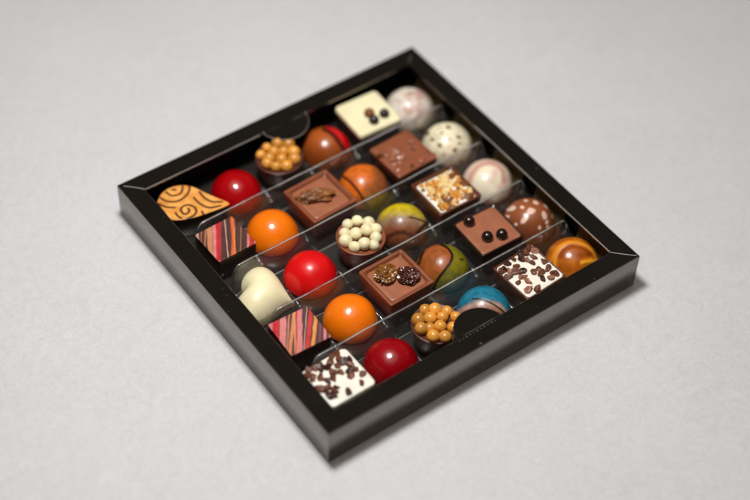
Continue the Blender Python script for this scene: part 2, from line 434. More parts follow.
for j in range(4):
    yc = (ROWY[j] + ROWY[j + 1]) / 2 - .5 - .001
    cs = [(-.0195, 0), (-.0172, .012), (-.0065, .078)]
    for i in range(9):
        a = PI - PI * i / 8
        cs.append((.0052 * math.cos(a), .0825 + .0050 * math.sin(a)))
    cs += [(.0065, .078), (.0172, .012), (.0195, 0)]
    x0, x1 = -.402, .455
    stations = [(x0 + .030 * (1 - math.cos(PI / 2 * i / 7)), max(.02, math.sin(PI / 2 * i / 7))) for i in range(8)]
    xs = x0 + .03
    NN = 40
    stations += [(xs + (x1 - .03 - xs) * i / NN, 1) for i in range(1, NN)]
    stations += [(x1 - .030 * (1 - math.cos(PI / 2 * i / 7)), max(.02, math.sin(PI / 2 * i / 7))) for i in range(7, -1, -1)]
    v = []; f = []; n = len(cs)
    for (x, kz) in stations:
        wv = .0005 * math.sin(x * 21 + j * 2) + .0003 * math.sin(x * 57 + j)
        dip = 1 - .012 * (1 + math.sin(x * 2 * PI / .151 + 1)) * .5
        for (y, z) in cs:
            v.append((x, yc + y + wv * z / .08, .0045 + z * kz * dip))
    for s in range(len(stations) - 1):
        for i in range(n - 1): f.append((s * n + i, (s + 1) * n + i, (s + 1) * n + i + 1, s * n + i + 1))
    dv = mesh_obj('divider', v, f, M['clear'], tray, auto=70)
    ring = []; im = n // 2
    for si in range(4, len(stations) - 4):
        p = v[si * n + im]; r_ = .0011 * min(1, (si - 3) / 4, (len(stations) - 4 - si) / 4)
        ring.append([(p[0], p[1] - .0022 + r_ * 1.9 * math.cos(a), p[2] + .0001 + r_ * math.sin(a)) for a in [2 * PI * q / 8 for q in range(8)]])
    cv, cf = loft(ring)
    mesh_obj('ridge_crest', cv, cf, M['crest'], dv)  # pale tube paints the highlight along the ridge top
    # pale crease where the ridge meets the tray floor
    ring = []
    for q in range(41):
        x = x0 + .01 + (x1 - x0 - .02) * q / 40
        ring.append([(x, yc - .0205 + .0012 * math.cos(a), .0047 + .0009 * math.sin(a)) for a in [2 * PI * w_ / 8 for w_ in range(8)]])
    cv, cf = loft(ring)
    mesh_obj('floor_crease', cv, cf, M['crest'], dv)
# side wall panels of the tray at both ends of every row
for j in range(5):
    for sx in (-1, 1):
        yc = ROWY[j] - .5; v = []; f = []
        for i in range(13):
            a = -1 + 2 * i / 12
            bulge = .006 * (1 - a ** 4)
            for (z, o) in ((0, .455), (.03, .463), (.07, .470), (.085, .474)):
                v.append((sx * (o + bulge), yc + a * .062, .0045 + z))
        for i in range(12):
            for q in range(3): f.append((i * 4 + q, (i + 1) * 4 + q, (i + 1) * 4 + q + 1, i * 4 + q + 1))
        mesh_obj('tray_wall', v, f, M['amber_clear'], tray)

# ------------------------------------------------------------------ chocolates
BASE = .0128
XC = [.140, .291, .442, .594, .745, .893]
TURN = -math.radians(36)        # domes are set down with their own front towards this side
VU, VD = .749, .662

def dome_mesh(R=.0722, h=.082, nu=160, nv=72, shape=None):
    """hemispherical shell with a short upright skirt"""
    prof = []
    sk = h - R
    for k in range(7): prof.append((R * (.93 + .07 * math.sin(PI / 2 * k / 6)), sk * k / 6))
    for k in range(1, nv):
        a = PI / 2 * k / nv
        prof.append((R * math.cos(a), sk + R * math.sin(a)))
    loops = [[(r * math.cos(2 * PI * i / nu), r * math.sin(2 * PI * i / nu), z) for i in range(nu)] for r, z in prof]
    if shape: loops = [[shape(*p) for p in lp] for lp in loops]
    return loft(loops)
def unit(x, y, z, R=.0722, sk=.0098):
    """point on the shell as a unit direction, with the two axes the pattern is laid out on"""
    px = x / R; zz = (z - sk) / R
    return px, (y / R) * VU + zz * VD, (-y / R) * VD + zz * VU

def dome(name, label, i, j, mat, paint=None, group=None, dx=0, dy=0, rz=None, R=.0722, h=.082, shape=None):
    v, f = dome_mesh(R, h, shape=shape)
    sd = i * 7.3 + j * 13.1
    v = [(p[0] * (1 + w_), p[1] * (1 + w_), p[2] * (1 + w_)) for p in v for w_ in [.012 * noise.noise(Vector(p) * 22 + Vector((sd, 0, 0))) + .0016 * noise.noise(Vector(p) * 130 + Vector((0, sd, 0)))]]
    o = mesh_obj(name, v, f, mat, None, (XC[i] + dx, ROWY[j] + dy, BASE), TURN if rz is None else rz, paint=paint, auto=60)
    return tag(o, label, 'chocolate', group)

# plain glazed domes
G_RED = 'plain red chocolate domes'; G_OR = 'plain orange chocolate domes'
dome('chocolate_dome', 'shiny red chocolate dome beside the orange leaf chocolate', 1, 0, M['red'], group=G_RED)
dome('chocolate_dome', 'satin bright red chocolate dome beside the cream heart', 1, 2, M['scarlet'], group=G_RED)
dome('chocolate_dome', 'deep red chocolate dome at the near frame beside white square with brown chips', 1, 4, M['crimson'], group=G_RED, dy=.003)
dome('chocolate_dome', 'orange chocolate dome between striped square and milk square holding a single nut', 1, 1, M['orange'], group=G_OR)
dome('chocolate_dome', 'orange chocolate dome between pink striped square and milk square with two dried fruits', 1, 3, M['orange'], group=G_OR)

def pat(cx, cy, R, pts): return smooth_line([((x - cx) / R, -(y - cy) / R) for x, y in pts])

# brown dome with red patch
L_br = pat(230, 250, 195, [(215, 85), (262, 110), (305, 150), (340, 195), (385, 255)])
def p_br(x, y, z):
    px, py, pf = unit(x, y, z)
    base = mixc(rgb(132, 62, 20), rgb(172, 84, 30), sm(-.4, .7, py))
    if pf < -.3: return rgb(196, 16, 18) if px > .1 else base
    d = poly_d((px, py), L_br)
    side = (px - .33) * .75 + (py - .5) * .66
    c = mixc(base, rgb(214, 12, 16), sm(.0, .10, side))
    return mixc(rgb(84, 22, 12), c, sm(.05, .13, d))
dome('chocolate_dome', 'brown chocolate dome with a bright red patch on its far side', 3, 0, M['paint'], p_br)

# marbled pale pink dome
def p_pk(x, y, z):
    px, py, pf = unit(x, y, z)
    n = noise.fractal(Vector((px * 1.5, py * 1.5, pf * 1.5 + 3)), 1, 2, 4)
    n2 = noise.noise(Vector((px * 2.4 + 9, py * 2.4, pf * 2)))
    c = mixc(rgb(226, 212, 198), rgb(236, 226, 206), sm(-.3, .3, n2))
    c = mixc(c, rgb(190, 142, 130), .75 * sm(.05, .5, n + .35 * math.exp(-((px - .1) ** 2 + (py + .1) ** 2) / .12)))
    return mixc(c, rgb(176, 118, 100), .6 * sm(.15, .5, n2 + .25 * px))
dome('chocolate_dome', 'marbled pale pink and cream dome in the far corner of the box', 5, 0, M['paint_soft'], p_pk, dx=-.004, dy=-.004)

# brown and orange dome with a dark curved line
L_bo = pat(270, 255, 188, [(80, 150), (130, 168), (200, 230), (260, 310), (310, 405), (330, 440)])
L_bo2 = pat(270, 255, 188, [(95, 195), (130, 130), (185, 75)])
def p_bo(x, y, z):
    px, py, pf = unit(x, y, z)
    n = noise.noise(Vector((px * 3, py * 3, pf * 3)))
    c = mixc(rgb(214, 104, 24), rgb(150, 82, 40), sm(-.15, .4, px - .35 * py + .2 * n))
    c = mixc(c, rgb(132, 98, 30), .7 * sm(.1, -.5, py) * sm(-.3, .2, px))
    if pf > -.4:
        c = mixc(rgb(70, 26, 12), c, sm(.025, .075, poly_d((px, py), L_bo)))
        c = mixc(rgb(96, 34, 12), c, sm(.02, .07, poly_d((px, py), L_bo2)))
    return c
dome('chocolate_dome', 'orange brown chocolate dome crossed by a thin dark curved line', 3, 1, M['paint_soft'], p_bo)

# speckled cream dome
SPK = [((x - 290) / 205, -(y - 265) / 205, r / 205) for x, y, r in
       [(290, 112, 20), (125, 158, 24), (165, 215, 20), (220, 257, 21), (372, 192, 20), (378, 242, 16), (342, 300, 22), (397, 382, 24), (240, 160, 12), (292, 210, 13), (430, 300, 12), (330, 420, 18), (180, 330, 14), (260, 340, 10)]]
def p_ws(x, y, z):
    px, py, pf = unit(x, y, z)
    n = noise.noise(Vector((px * 2.2, py * 2.2, pf * 2.2 + 5)))
    c = mixc(rgb(240, 228, 192), rgb(214, 186, 156), sm(.1, -.9, py + .25 * n))
    if pf > -.3:
        for sx, sy, r in SPK:
            w = 1.12 + .75 * noise.noise(Vector((px * 10, py * 10, sx * 7)))
            d = math.hypot(px - sx, (py - sy) * 1.2)
            c = mixc(mixc(rgb(118, 72, 36), rgb(150, 108, 62), 0 if r > .07 else 1), c, sm(r * .55 * w, r * 1.05 * w, d))
    else:
        if noise.noise(Vector((x * 90, y * 90, z * 90))) > .45: c = rgb(118, 72, 36)
    return c
dome('chocolate_dome', 'cream white chocolate dome dotted with small brown specks', 5, 1, M['paint_soft'], p_ws, dx=-.002)

# cream dome with pink swirl
L_pd = pat(260, 275, 172, [(130, 262), (145, 215), (190, 160), (250, 135), (310, 148), (350, 190), (358, 250)])
def p_pd(x, y, z):
    px, py, pf = unit(x, y, z)
    n = noise.noise(Vector((px * 2.5, py * 2.5, pf * 2.5 + 2)))
    c = mixc(rgb(240, 226, 196), rgb(228, 196, 176), sm(.1, .6, n + .3 * px))
    if pf > -.4:
        d = poly_d((px, py), L_pd)
        c = mixc(rgb(204, 132, 116), c, .25 + .75 * sm(.03, .17, d))
        c = mixc(rgb(202, 136, 124), c, sm(.05, .22, math.hypot(px + .05, py + .72)))
    c = mixc(c, rgb(222, 176, 160), .6 * sm(.82, 1.0, math.hypot(px, py)))
    return c
dome('chocolate_dome', 'cream dome with a soft pink swirl ring around its top', 5, 2, M['paint'], p_pd, dx=.001)

# yellow and brown dome
L_y1 = pat(210, 225, 205, [(262, 132), (310, 140), (360, 155), (405, 168)])
L_y2 = pat(210, 225, 205, [(402, 175), (370, 200), (345, 228), (325, 250)])
L_y3 = pat(210, 225, 205, [(70, 330), (105, 285), (160, 256), (215, 250), (270, 268), (320, 296)])
def p_yb(x, y, z):
    px, py, pf = unit(x, y, z)
    n = noise.noise(Vector((px * 4, py * 4, pf * 4)))
    t = py + .30 * px * px + .11 * n + .06 * noise.noise(Vector((px * 13, py * 13, pf * 13)))
    c = mixc(rgb(150, 118, 92), rgb(206, 180, 24), sm(.34, .86, t))
    c = mixc(rgb(128, 70, 40), c, sm(-.05, .48, t))
    c = mixc(c, rgb(92, 58, 28), sm(-.25, -.7, py))
    if pf > -.4:
        c = mixc(rgb(50, 26, 14), c, sm(.012, .05, poly_d((px, py), L_y1)))
        c = mixc(rgb(60, 32, 18), c, sm(.025, .11, poly_d((px, py), L_y2)))
        c = mixc(rgb(62, 30, 16), c, .15 + .85 * sm(.03, .14, poly_d((px, py), L_y3)))
    return c
dome('chocolate_dome', 'chocolate dome with yellow far side and brown front beside the cup of cream pearls', 3, 2, M['paint_soft'], p_yb)

# brown and green dome
L_g = pat(265, 260, 205, [(245, 55), (300, 88), (328, 140), (312, 195), (268, 255), (222, 320), (196, 385), (190, 430)])
L_g2 = pat(265, 260, 205, [(118, 115), (100, 150), (85, 200), (45, 255)])
def p_bg(x, y, z):
    px, py, pf = unit(x, y, z)
    n = noise.noise(Vector((px * 3.5, py * 3.5, pf * 3.5 + 8)))
    # the line gives the border between the two colours
    yy = -py * 205 + 260; xb = 245
    tab = [(55, 245), (88, 300), (140, 328), (195, 312), (255, 268), (320, 222), (385, 196), (430, 190)]
    for a in range(len(tab) - 1):
        if tab[a][0] <= yy <= tab[a + 1][0]:
            q = (yy - tab[a][0]) / (tab[a + 1][0] - tab[a][0]); xb = tab[a][1] + q * (tab[a + 1][1] - tab[a][1])
    if yy > 430: xb = 190
    X = px * 205 + 265
    br = mixc(rgb(158, 84, 34), rgb(118, 88, 30), sm(-.1, -.6, py + .25 * n))
    gr = mixc(rgb(128, 118, 22), rgb(98, 96, 34), sm(.3, -.5, py + .3 * n))
    c = mixc(br, gr, sm(-6, 6, X - xb))
    if pf > -.4:
        c = mixc(rgb(40, 18, 10), c, sm(.025, .075, poly_d((px, py), L_g)))
        c = mixc(rgb(60, 26, 12), c, sm(.02, .065, poly_d((px, py), L_g2)))
        c = mixc(rgb(60, 60, 16), c, sm(.02, .05, seg_d((px, py), (.62, .46), (.74, .44))))
    return c
dome('chocolate_dome', 'chocolate dome half brown half olive green split by a dark wavy line', 3, 3, M['paint_soft'], p_bg)

# brown dome with pale spots
SPT = [((x - 195) / 100, -(y - 222) / 100, a / 100, b / 100, r) for x, y, a, b, r in
       [(195, 174, 17, 13, .3), (170, 207, 20, 10, .9), (163, 160, 9, 7, 0), (126, 165, 17, 9, .5), (216, 141, 13, 8, -.3), (247, 188, 11, 18, .3),
        (257, 214, 8, 9, 0), (256, 154, 11, 6, -.8), (262, 236, 8, 10, 0), (110, 195, 8, 6, 0), (228, 236, 7, 8, 0), (283, 190, 5, 11, .2), (180, 133, 9, 5, 0), (140, 225, 6, 6, 0)]]
def p_sp(x, y, z):
    px, py, pf = unit(x, y, z)
    c = mixc(rgb(120, 62, 34), rgb(150, 84, 46), sm(-.4, .6, py))
    if pf > -.3:
        for sx, sy, a, b, r in SPT:
            dx, dy = px - sx, py - sy
            u = dx * math.cos(r) + dy * math.sin(r); w = -dx * math.sin(r) + dy * math.cos(r)
            q = math.hypot(u / a, w / b) + .25 * noise.noise(Vector((px * 8, py * 8, sx * 5)))
            c = mixc(rgb(232, 196, 174), c, sm(.7, 1.15, q))
    elif noise.noise(Vector((x * 70, y * 70, z * 70))) > .4: c = rgb(226, 190, 168)
    return c
dome('chocolate_dome', 'brown chocolate dome with pale pinkish oval spots', 5, 3, M['paint'], p_sp)

# teal and brown dome
L_t = pat(285, 260, 205, [(188, 150), (225, 148), (268, 157), (310, 172), (350, 192), (400, 225), (442, 262)])
def p_tl(x, y, z):
    px, py, pf = unit(x, y, z)
    n = noise.noise(Vector((px * 4, py * 4, pf * 4 + 1)))
    b = .50 - .62 * (px + .05) ** 2 * (1 if px > 0 else .75) + .03 * n
    b += .10 * sm(.1, .6, px)
    c = mixc(rgb(164, 118, 96), rgb(30, 118, 142), sm(-.10, .08, py - b + .06 * noise.noise(Vector((px * 12, py * 12, pf * 12)))))
    c = mixc(rgb(156, 82, 38), c, sm(-.5, -.18, py - b))
    c = mixc(c, rgb(196, 168, 150), .6 * math.exp(-((py - b + .10) / .07) ** 2))
    if pf > -.4:
        c = mixc(rgb(52, 26, 16), c, sm(.012, .05, poly_d((px, py), L_t)))
    return c
dome('chocolate_dome', 'chocolate dome with teal far side partly hidden by the near thumb tab', 3, 4, M['paint_soft'], p_tl, dy=.004)

# amber swirl shell
L_a = pat(240, 255, 195, [(112, 330), (98, 260), (105, 195), (145, 130), (225, 98), (325, 122), (400, 180), (424, 240)])
L_a2 = pat(240, 255, 195, [(424, 238), (380, 236), (335, 240), (295, 248)])
L_a3 = pat(240, 255, 195, [(140, 200), (190, 140), (250, 130), (320, 150), (345, 185)])
def p_am(x, y, z):
    px, py, pf = unit(x, y, z)
    n = noise.noise(Vector((px * 3, py * 3, pf * 3 + 4)))
    c = mixc(rgb(182, 92, 20), rgb(204, 116, 26), sm(-.3, .4, n))
    if pf > -.4:
        inside = sm(.9, .5, math.hypot(px - .1, py - .1))
        c = mixc(c, rgb(150, 70, 18), .7 * inside * sm(.3, .02, abs(py - .35 - .2 * px)))
        c = mixc(rgb(236, 150, 40), c, sm(.03, .10, poly_d((px, py), L_a)))
        c = mixc(rgb(236, 158, 36), c, sm(.03, .16, poly_d((px, py), L_a2)))
        c = mixc(rgb(138, 62, 16), c, .3 + .7 * sm(.03, .15, poly_d((px, py), L_a3)))
    return c
def sh_am(x, y, z):
    px, py, pf = unit(x, y, z)
    x2 = x * (1.02 if x > 0 else 1)
    q = 1.0
    if pf > -.2:
        d = poly_d((px, py), L_a); d2 = poly_d((px, py), L_a2)
        q -= .035 * math.exp(-((d - .10) / .07) ** 2) * (1 if math.hypot(px, py) < .85 else .3)
        q += .03 * math.exp(-(d2 / .07) ** 2) - .05 * math.exp(-(((px - .45) / .25) ** 2 + ((py - .28) / .10) ** 2))
    return (x2 * q, y * q, z * q)
dome('swirl_chocolate', 'amber orange shell chocolate with a raised swirl rim in the right corner', 5, 4, M['paint'], p_am, dx=.004, dy=.004, shape=sh_am)

# ---- cups topped with pearls
def uv_ball(name, r, seg=24, rings=14):
    loops = [[(r * math.sin(PI * k / rings) * math.cos(2 * PI * i / seg), r * math.sin(PI * k / rings) * math.sin(2 * PI * i / seg), -r * math.cos(PI * k / rings)) for i in range(seg)] for k in range(1, rings)]
    return loft(loops)
def cup(label, i, j, dx, dy, pearls, mat, group, seed, shell, pr=.0172, PS=.95):
    rr = random.Random(seed)
    t = thing('pearl_cup', label, 'chocolate', (XC[i] + dx, ROWY[j] + dy, BASE), 0, group)
    prof = [(.050, 0), (.053, .004), (.060, .050), (.0668, .074), (.0672, .0765), (.0660, .0782), (.0635, .0785), (.060, .0770), (.056, .0765)]
    v, f = loft([[(r * math.cos(2 * PI * a / 72), r * math.sin(2 * PI * a / 72), z) for a in range(72)] for r, z in prof])
    mesh_obj('cup', v, f, shell, t, auto=60)
    src = None
    for (px, py) in pearls:
        q = pr * rr.uniform(.86, 1.10)
        px = px * PS + rr.uniform(-.0016, .0016); py = py * PS + rr.uniform(-.0016, .0016); z = .0765 + q * rr.uniform(.40, .68)
        if src is None:
            v, f = uv_ball('pearl', pr)
            src = mesh_obj('pearl', v, f, mat, t, (px, py, z))
        else:
            o = share('pearl', src, t, (px, py, z))
        o = src if src and len(t.children) <= 2 else o
        o.scale = (q / pr * rr.uniform(.95, 1.05), q / pr * rr.uniform(.95, 1.05), q / pr); o.rotation_euler = (rr.uniform(0, 6), rr.uniform(0, 6), 0)
def recentre(p):
    mx = (max(a for a, b in p) + min(a for a, b in p)) / 2; my = (max(b for a, b in p) + min(b for a, b in p)) / 2
    return [(a - mx, b - my) for a, b in p]
PW = recentre([(.0022, .0387), (.0337, .033), (.0533, .0094), (.0597, -.0227), (-.0256, .0134), (-.0378, -.0094), (-.0019, -.0056), (.0332, -.0115), (.0392, -.0496), (-.0305, -.0408), (-.0046, -.050), (.0189, -.0661)])
PC = recentre([(-.0123, .0597), (.0143, .0433), (.0382, .0185), (.045, -.0126), (-.0477, .0424), (-.0171, .0248), (.0132, .0071), (-.0621, .0102), (-.0386, -.0003), (-.0116, -.0161), (-.0487, -.0304), (-.0216, -.0497), (.0158, -.0393)])
PC1 = recentre([(.0054, .031), (.0323, .0104), (-.0291, .0359), (-.0208, .0102), (.0019, -.0071), (.0283, -.023), (-.0607, .0224), (-.0456, -.0056), (-.0187, -.0241), (.0092, -.0491), (-.0667, -.0201), (-.0508, -.0447), (-.0247, -.0596)])
cup('chocolate cup heaped with cream white sugar pearls', 2, 2, .008, -.006, PW, M['pearl_cream'], None, 3, M['milk_shell'])
G_P = 'chocolate cups heaped with caramel pearls'
cup('cup of caramel gold pearls in front of the far thumb tab', 2, 0, -.006, .000, [(a * 1.04, b * 1.04) for a, b in PC1], M['pearl_gold'], G_P, 5, M['dark_cup'], .0166, .90)
cup('cup of caramel gold pearls beside the near thumb tab', 2, 4, -.006, .006, PC, M['pearl_gold'], G_P, 8, M['dark_cup'], .0170, .90)

# ---- square pralines
def square(label, x, y, rz, group=None, name='square_chocolate'):
    return thing(name, label, 'chocolate', (x, y, BASE), rz, group)
def rough_up(v, sd):
    """hand-made edges: a little waviness and a few nibbled spots"""
    out = []
    for p in v:
        q = Vector(p); o = Vector((sd, sd * .7, 0))
        d = .0011 * noise.noise(q * 45 + o) + .0006 * noise.noise(q * 170 + o)
        e = noise.noise(q * 70 + o * 2)
        if e > .42 and q.z > .06: d -= (e - .42) * .010
        r = math.hypot(q.x, q.y) or 1
        out.append((q.x + q.x / r * d, q.y + q.y / r * d, q.z + (d * .7 if q.z > .01 else 0)))
    return out
def shell_flat(t, mat, h=.077, top=.068, bot=.060, rad=.006, name='shell'):
    v, f = loft([rrect(bot, rad, 0), rrect(bot + .001, rad, .002), rrect(top, rad, h - .004), rrect(top - .0006, rad, h - .0012), rrect(top - .0022, rad, h)])
    return mesh_obj(name, rough_up(v, len(t.name) + t.location.x * 900), f, mat, t, auto=50)
def shell_rim(t, mat, h=.079, top=.0705, bot=.060, rim=.008, depth=.010, rad=.005):
    v, f = loft([rrect(bot, rad, 0), rrect(bot + .001, rad, .002), rrect(top, rad, h - .003), rrect(top - .0005, rad, h - .0008), rrect(top - .0018, rad, h),
                 rrect(top - rim + .001, rad, h), rrect(top - rim, rad, h - .001), rrect(top - rim - .004, rad + .004, h - depth), rrect(top - rim - .02, rad + .004, h - depth - .001)])
    return mesh_obj('shell', rough_up(v, t.location.x * 900 + t.location.y * 300), f, mat, t, auto=50)
def slab(t, mat, half, rad, z0, z1, dome_=.0015, name='filling', wob=0, seed=0):
    lo = []
    for (k, z) in ((1, z0), (1, z1 - .002), (.985, z1 - .0006), (.955, z1), (.75, z1 + dome_ * .5), (.4, z1 + dome_)):
        lp = rrect(half * k, rad * k, z, 96)
        lp = [(x * (1 + wob * noise.noise(Vector((x * 40, y * 40, seed)))), y * (1 + wob * noise.noise(Vector((x * 40 + 7, y * 40, seed)))), zz + .02 * wob * noise.noise(Vector((x * 50, y * 50, seed + 3)))) for x, y, zz in lp]
        lo.append(lp)
    v, f = loft(lo)
    return mesh_obj(name, v, f, mat, t, auto=60)
def chunk(r, seed, sc=(1, 1, .7), sub=2, amp=.35, freq=1.3):
    bm = bmesh.new(); bmesh.ops.create_icosphere(bm, subdivisions=sub, radius=1)
    rr = random.Random(seed); off = Vector((rr.uniform(0, 50), rr.uniform(0, 50), rr.uniform(0, 50)))
    planes = [(Vector((rr.gauss(0, 1), rr.gauss(0, 1), rr.gauss(0, 1))).normalized(), rr.uniform(.45, .8)) for _ in range(7)]
    for v in bm.verts:
        p = v.co.copy()
        for nrm, dd in planes:
            e = p.dot(nrm) - dd
            if e > 0: p -= nrm * e
        p *= 1 + amp * noise.noise(v.co * freq + off)
        v.co = Vector((p.x * sc[0], p.y * sc[1], p.z * sc[2])) * r
    bm.verts.index_update()
    v = [tuple(q.co) for q in bm.verts]; f = [tuple(q.index for q in fc.verts) for fc in bm.faces]; bm.free()
    return v, f
def chips(t, name, pts, z, mats, rng, seed, sc=(1.25, .85, .6), sub=2, ang=30):
    rr = random.Random(seed); pool = []
    for k in range(10):
        v, f = chunk(1, seed * 31 + k, sc, sub); pool.append((v, f))
    for n, (x, y) in enumerate(pts):
        v, f = pool[n % len(pool)]
        r = rr.uniform(*rng); a = rr.uniform(0, 2 * PI); tx = rr.uniform(-.5, .5); ty = rr.uniform(-.5, .5)
        Mx = Matrix.Rotation(a, 3, 'Z') @ Matrix.Rotation(tx, 3, 'X') @ Matrix.Rotation(ty, 3, 'Y')
        vv = [tuple(Mx @ (Vector(p) * r)) for p in v]
        mesh_obj(name, vv, f, mats[rr.randrange(len(mats))], t, (x, y, z + r * .18), auto=ang)
def jitter_grid(n, half, seed, dmin):
    rr = random.Random(seed); out = []
    for _ in range(6000):
        p = (rr.uniform(-half, half), rr.uniform(-half, half))
        if all(math.hypot(p[0] - q[0], p[1] - q[1]) > dmin for q in out): out.append(p)
        if len(out) >= n: break
    return out

# white square with three coffee beads (far row)
t = square('white chocolate square with three small dark beads near one corner', .744, .868, math.radians(-3))
shell_flat(t, M['dark'], h=.066, top=.0705, bot=.064)
slab(t, M['ivory'], .0700, .012, .0655, .079, .0012, 'white_top', .012, 1)
for k, (x, y, m) in enumerate(((-.002, -.010, 'walnut'), (-.006, -.040, 'dark_gloss'), (.034, -.033, 'dark_gloss'))):
    v, f = uv_ball('bead', .0150 if k else .0155)
    mesh_obj('bead', v, f, M[m], t, (x, y, .0805 + .006))

# milk square with crumbs
t = square('flat milk chocolate square scattered with a few nut crumbs', .730, .680, math.radians(2))
shell_flat(t, M['dark'], h=.072, top=.0685)  # shaded sides of the milk square painted as a dark shell
slab(t, M['milk'], .0680, .006, .0716, .0805, .0008, 'milk_top', .008, 2)
chips(t, 'crumb', [(-.058, .048), (-.060, .030), (-.046, .018), (-.030, .004), (-.019, .012), (-.016, -.012), (-.032, -.022), (-.046, -.020), (.036, -.004), (-.014, -.056), (.018, -.054), (-.052, -.046), (-.038, -.004), (-.004, .000), (.054, -.040), (.044, .020)],
      .0805, [M['nib_pale'], M['milk_pale'], M['nib']], (.0065, .0125), 21)

# nut crumb square
t = square('brown rimmed chocolate square filled with golden nut crumbs', .743, .500, math.radians(-1))
shell_rim(t, M['brown_shell'], rim=.006, depth=.007)
slab(t, M['white'], .0600, .008, .060, .0745, .001, 'cream_filling')
chips(t, 'nut_crumb', jitter_grid(74, .054, 4, .0085), .0750, [M['praline'], M['praline'], M['praline_pale'], M['praline_pale'], M['walnut']], (.0065, .0125), 41, (1.1, .95, .8))

# milk square with three dark balls
t = square('milk chocolate square with three shiny dark balls beside the spotted dome', .746, .319, math.radians(-2))
shell_rim(t, M['dark'], top=.0695, rim=.0035, depth=.004)
slab(t, M['milk_pale'], .0645, .008, .065, .0775, .0008, 'milk_filling', .006, 5)
for (x, y) in ((-.030, .047), (-.022, -.024), (.016, -.038)):
    v, f = uv_ball('chocolate_ball', .0160, 32, 18)
    mesh_obj('chocolate_ball', v, f, M['dark_gloss'], t, (x, y, 0.0775 + .0092))

# nib square (right)
t = square('dark rimmed white square covered with cocoa nibs beside the amber swirl chocolate', .743, .140, math.radians(3))
shell_rim(t, M['brown_shell'], top=.0695, rim=.004, depth=.004)
slab(t, M['white'], .0640, .010, .064, .0785, .0012, 'white_filling', .01, 6)
NIB = [(.0352, .054), (.0166, .0548), (-.0064, .0588), (-.0295, .0569), (.0426, .0309), (.0209, .031), (.0254, .016), (.0529, .0029), (.0432, -.0229), (-.0174, .0338), (-.0577, .0449), (-.0562, .0221), (-.0313, .0197), (-.0161, .0122), (-.0497, -.0085), (-.0271, -.0242), (.0051, -.0084), (.0234, -.0093), (.0186, -.0236), (.0092, -.0405), (.0305, -.0494), (.0459, -.0454), (-.0464, -.0451), (-.0243, -.0551), (-.048, .0422), (-.0269, -.0038), (.058, .045), (.050, .058), (.009, .043), (-.04, .034)]
chips(t, 'cocoa_nib', NIB, .0790, [M['nib'], M['nib'], M['nib'], M['nib_dark'], M['nib_pale']], (.0095, .0140), 61, (1.2, .9, .62))

# white square with chips (near corner)
t = square('white chocolate square with chunky brown chips in the near corner of the box', .130, .143, math.radians(1))
shell_flat(t, M['ivory'], h=.066, top=.0660, bot=.062, rad=.010)
slab(t, M['white'], .0675, .012, .0655, .081, .0015, 'white_top', .03, 7)
WB = [(-.0496, .0579), (-.0332, .0551), (-.0600, .0476), (-.0384, .0248), (-.003, .0398), (-.0045, .0182), (.0106, .0105), (.0221, .0595), (.0336, .043), (.0445, .0068), (.0483, -.0072), (.0252, -.0138), (.0346, -.0484), (-.0564, -.0075), (-.0417, -.0121), (-.025, -.0237), (-.0485, -.0379), (-.0318, -.0302), (.0373, .0289), (.0318, -.0014), (.038, .0597), (.0101, .050), (-.052, .034), (-.020, .046), (-.014, .002), (.052, .028), (-.030, .008), (.018, .028), (.054, -.028), (-.008, -.052)]
chips(t, 'chocolate_chip', WB, .0820, [M['nib'], M['nib_dark'], M['nib']], (.0095, .0145), 71, (1.25, .85, .6))

# rimmed milk squares
t = square('milk chocolate square with raised rim holding one long candied nut', .446, .678, math.radians(2))
shell_rim(t, M['milk_shell'], top=.0730, rim=.010, depth=.010)
slab(t, M['milk_pale'], .0590, .012, .062, .0720, .0008, 'milk_filling', .01, 8)
def lump(rx, ry, rz, ang, seed, a1, f1, a2, f2, wrinkle=0):
    bm = bmesh.new(); bmesh.ops.create_icosphere(bm, subdivisions=5, radius=1)
    o = Vector((seed * 3.7, seed * 1.3, seed)); vv = []
    for q in bm.verts:
        p = q.co; w = 1 + a1 * noise.noise(p * f1 + o) + a2 * noise.noise(p * f2 + o)
        if wrinkle: w += wrinkle * (.5 - 2 * abs(noise.noise(p * 2.6 + o)) )
        X, Y, Z = p.x * w * rx, p.y * w * ry, p.z * w * rz
        vv.append((X * math.cos(ang) - Y * math.sin(ang), X * math.sin(ang) + Y * math.cos(ang), Z))
    bm.verts.index_update()
    ff = [tuple(q.index for q in fc.verts) for fc in bm.faces]; bm.free()
    return vv, ff
vv, f = lump(.050, .0215, .017, math.radians(-24), 5, .30, 2.2, .26, 6.5)
mesh_obj('candied_nut', vv, f, M['walnut'], t, (-.008, .004, .0795), auto=70)
t = square('milk chocolate square with raised rim holding two wrinkled dried fruits', .444, .326, math.radians(1))
shell_rim(t, M['milk_shell'], top=.0715, rim=.010, depth=.010)
slab(t, M['milk_pale'], .0580, .012, .062, .0720, .0008, 'milk_filling', .01, 9)
for (x, y, a, rx, ry, m, sd) in ((-.018, .022, .5, .033, .026, 'candied', 3), (.026, -.016, -.9, .028, .0255, 'raisin', 9)):
    vv, f = lump(rx, ry, .0150, a, sd, .18, 1.6, .05, 6, .38)
    mesh_obj('dried_fruit', vv, f, M[m], t, (x, y, .0790), auto=70)

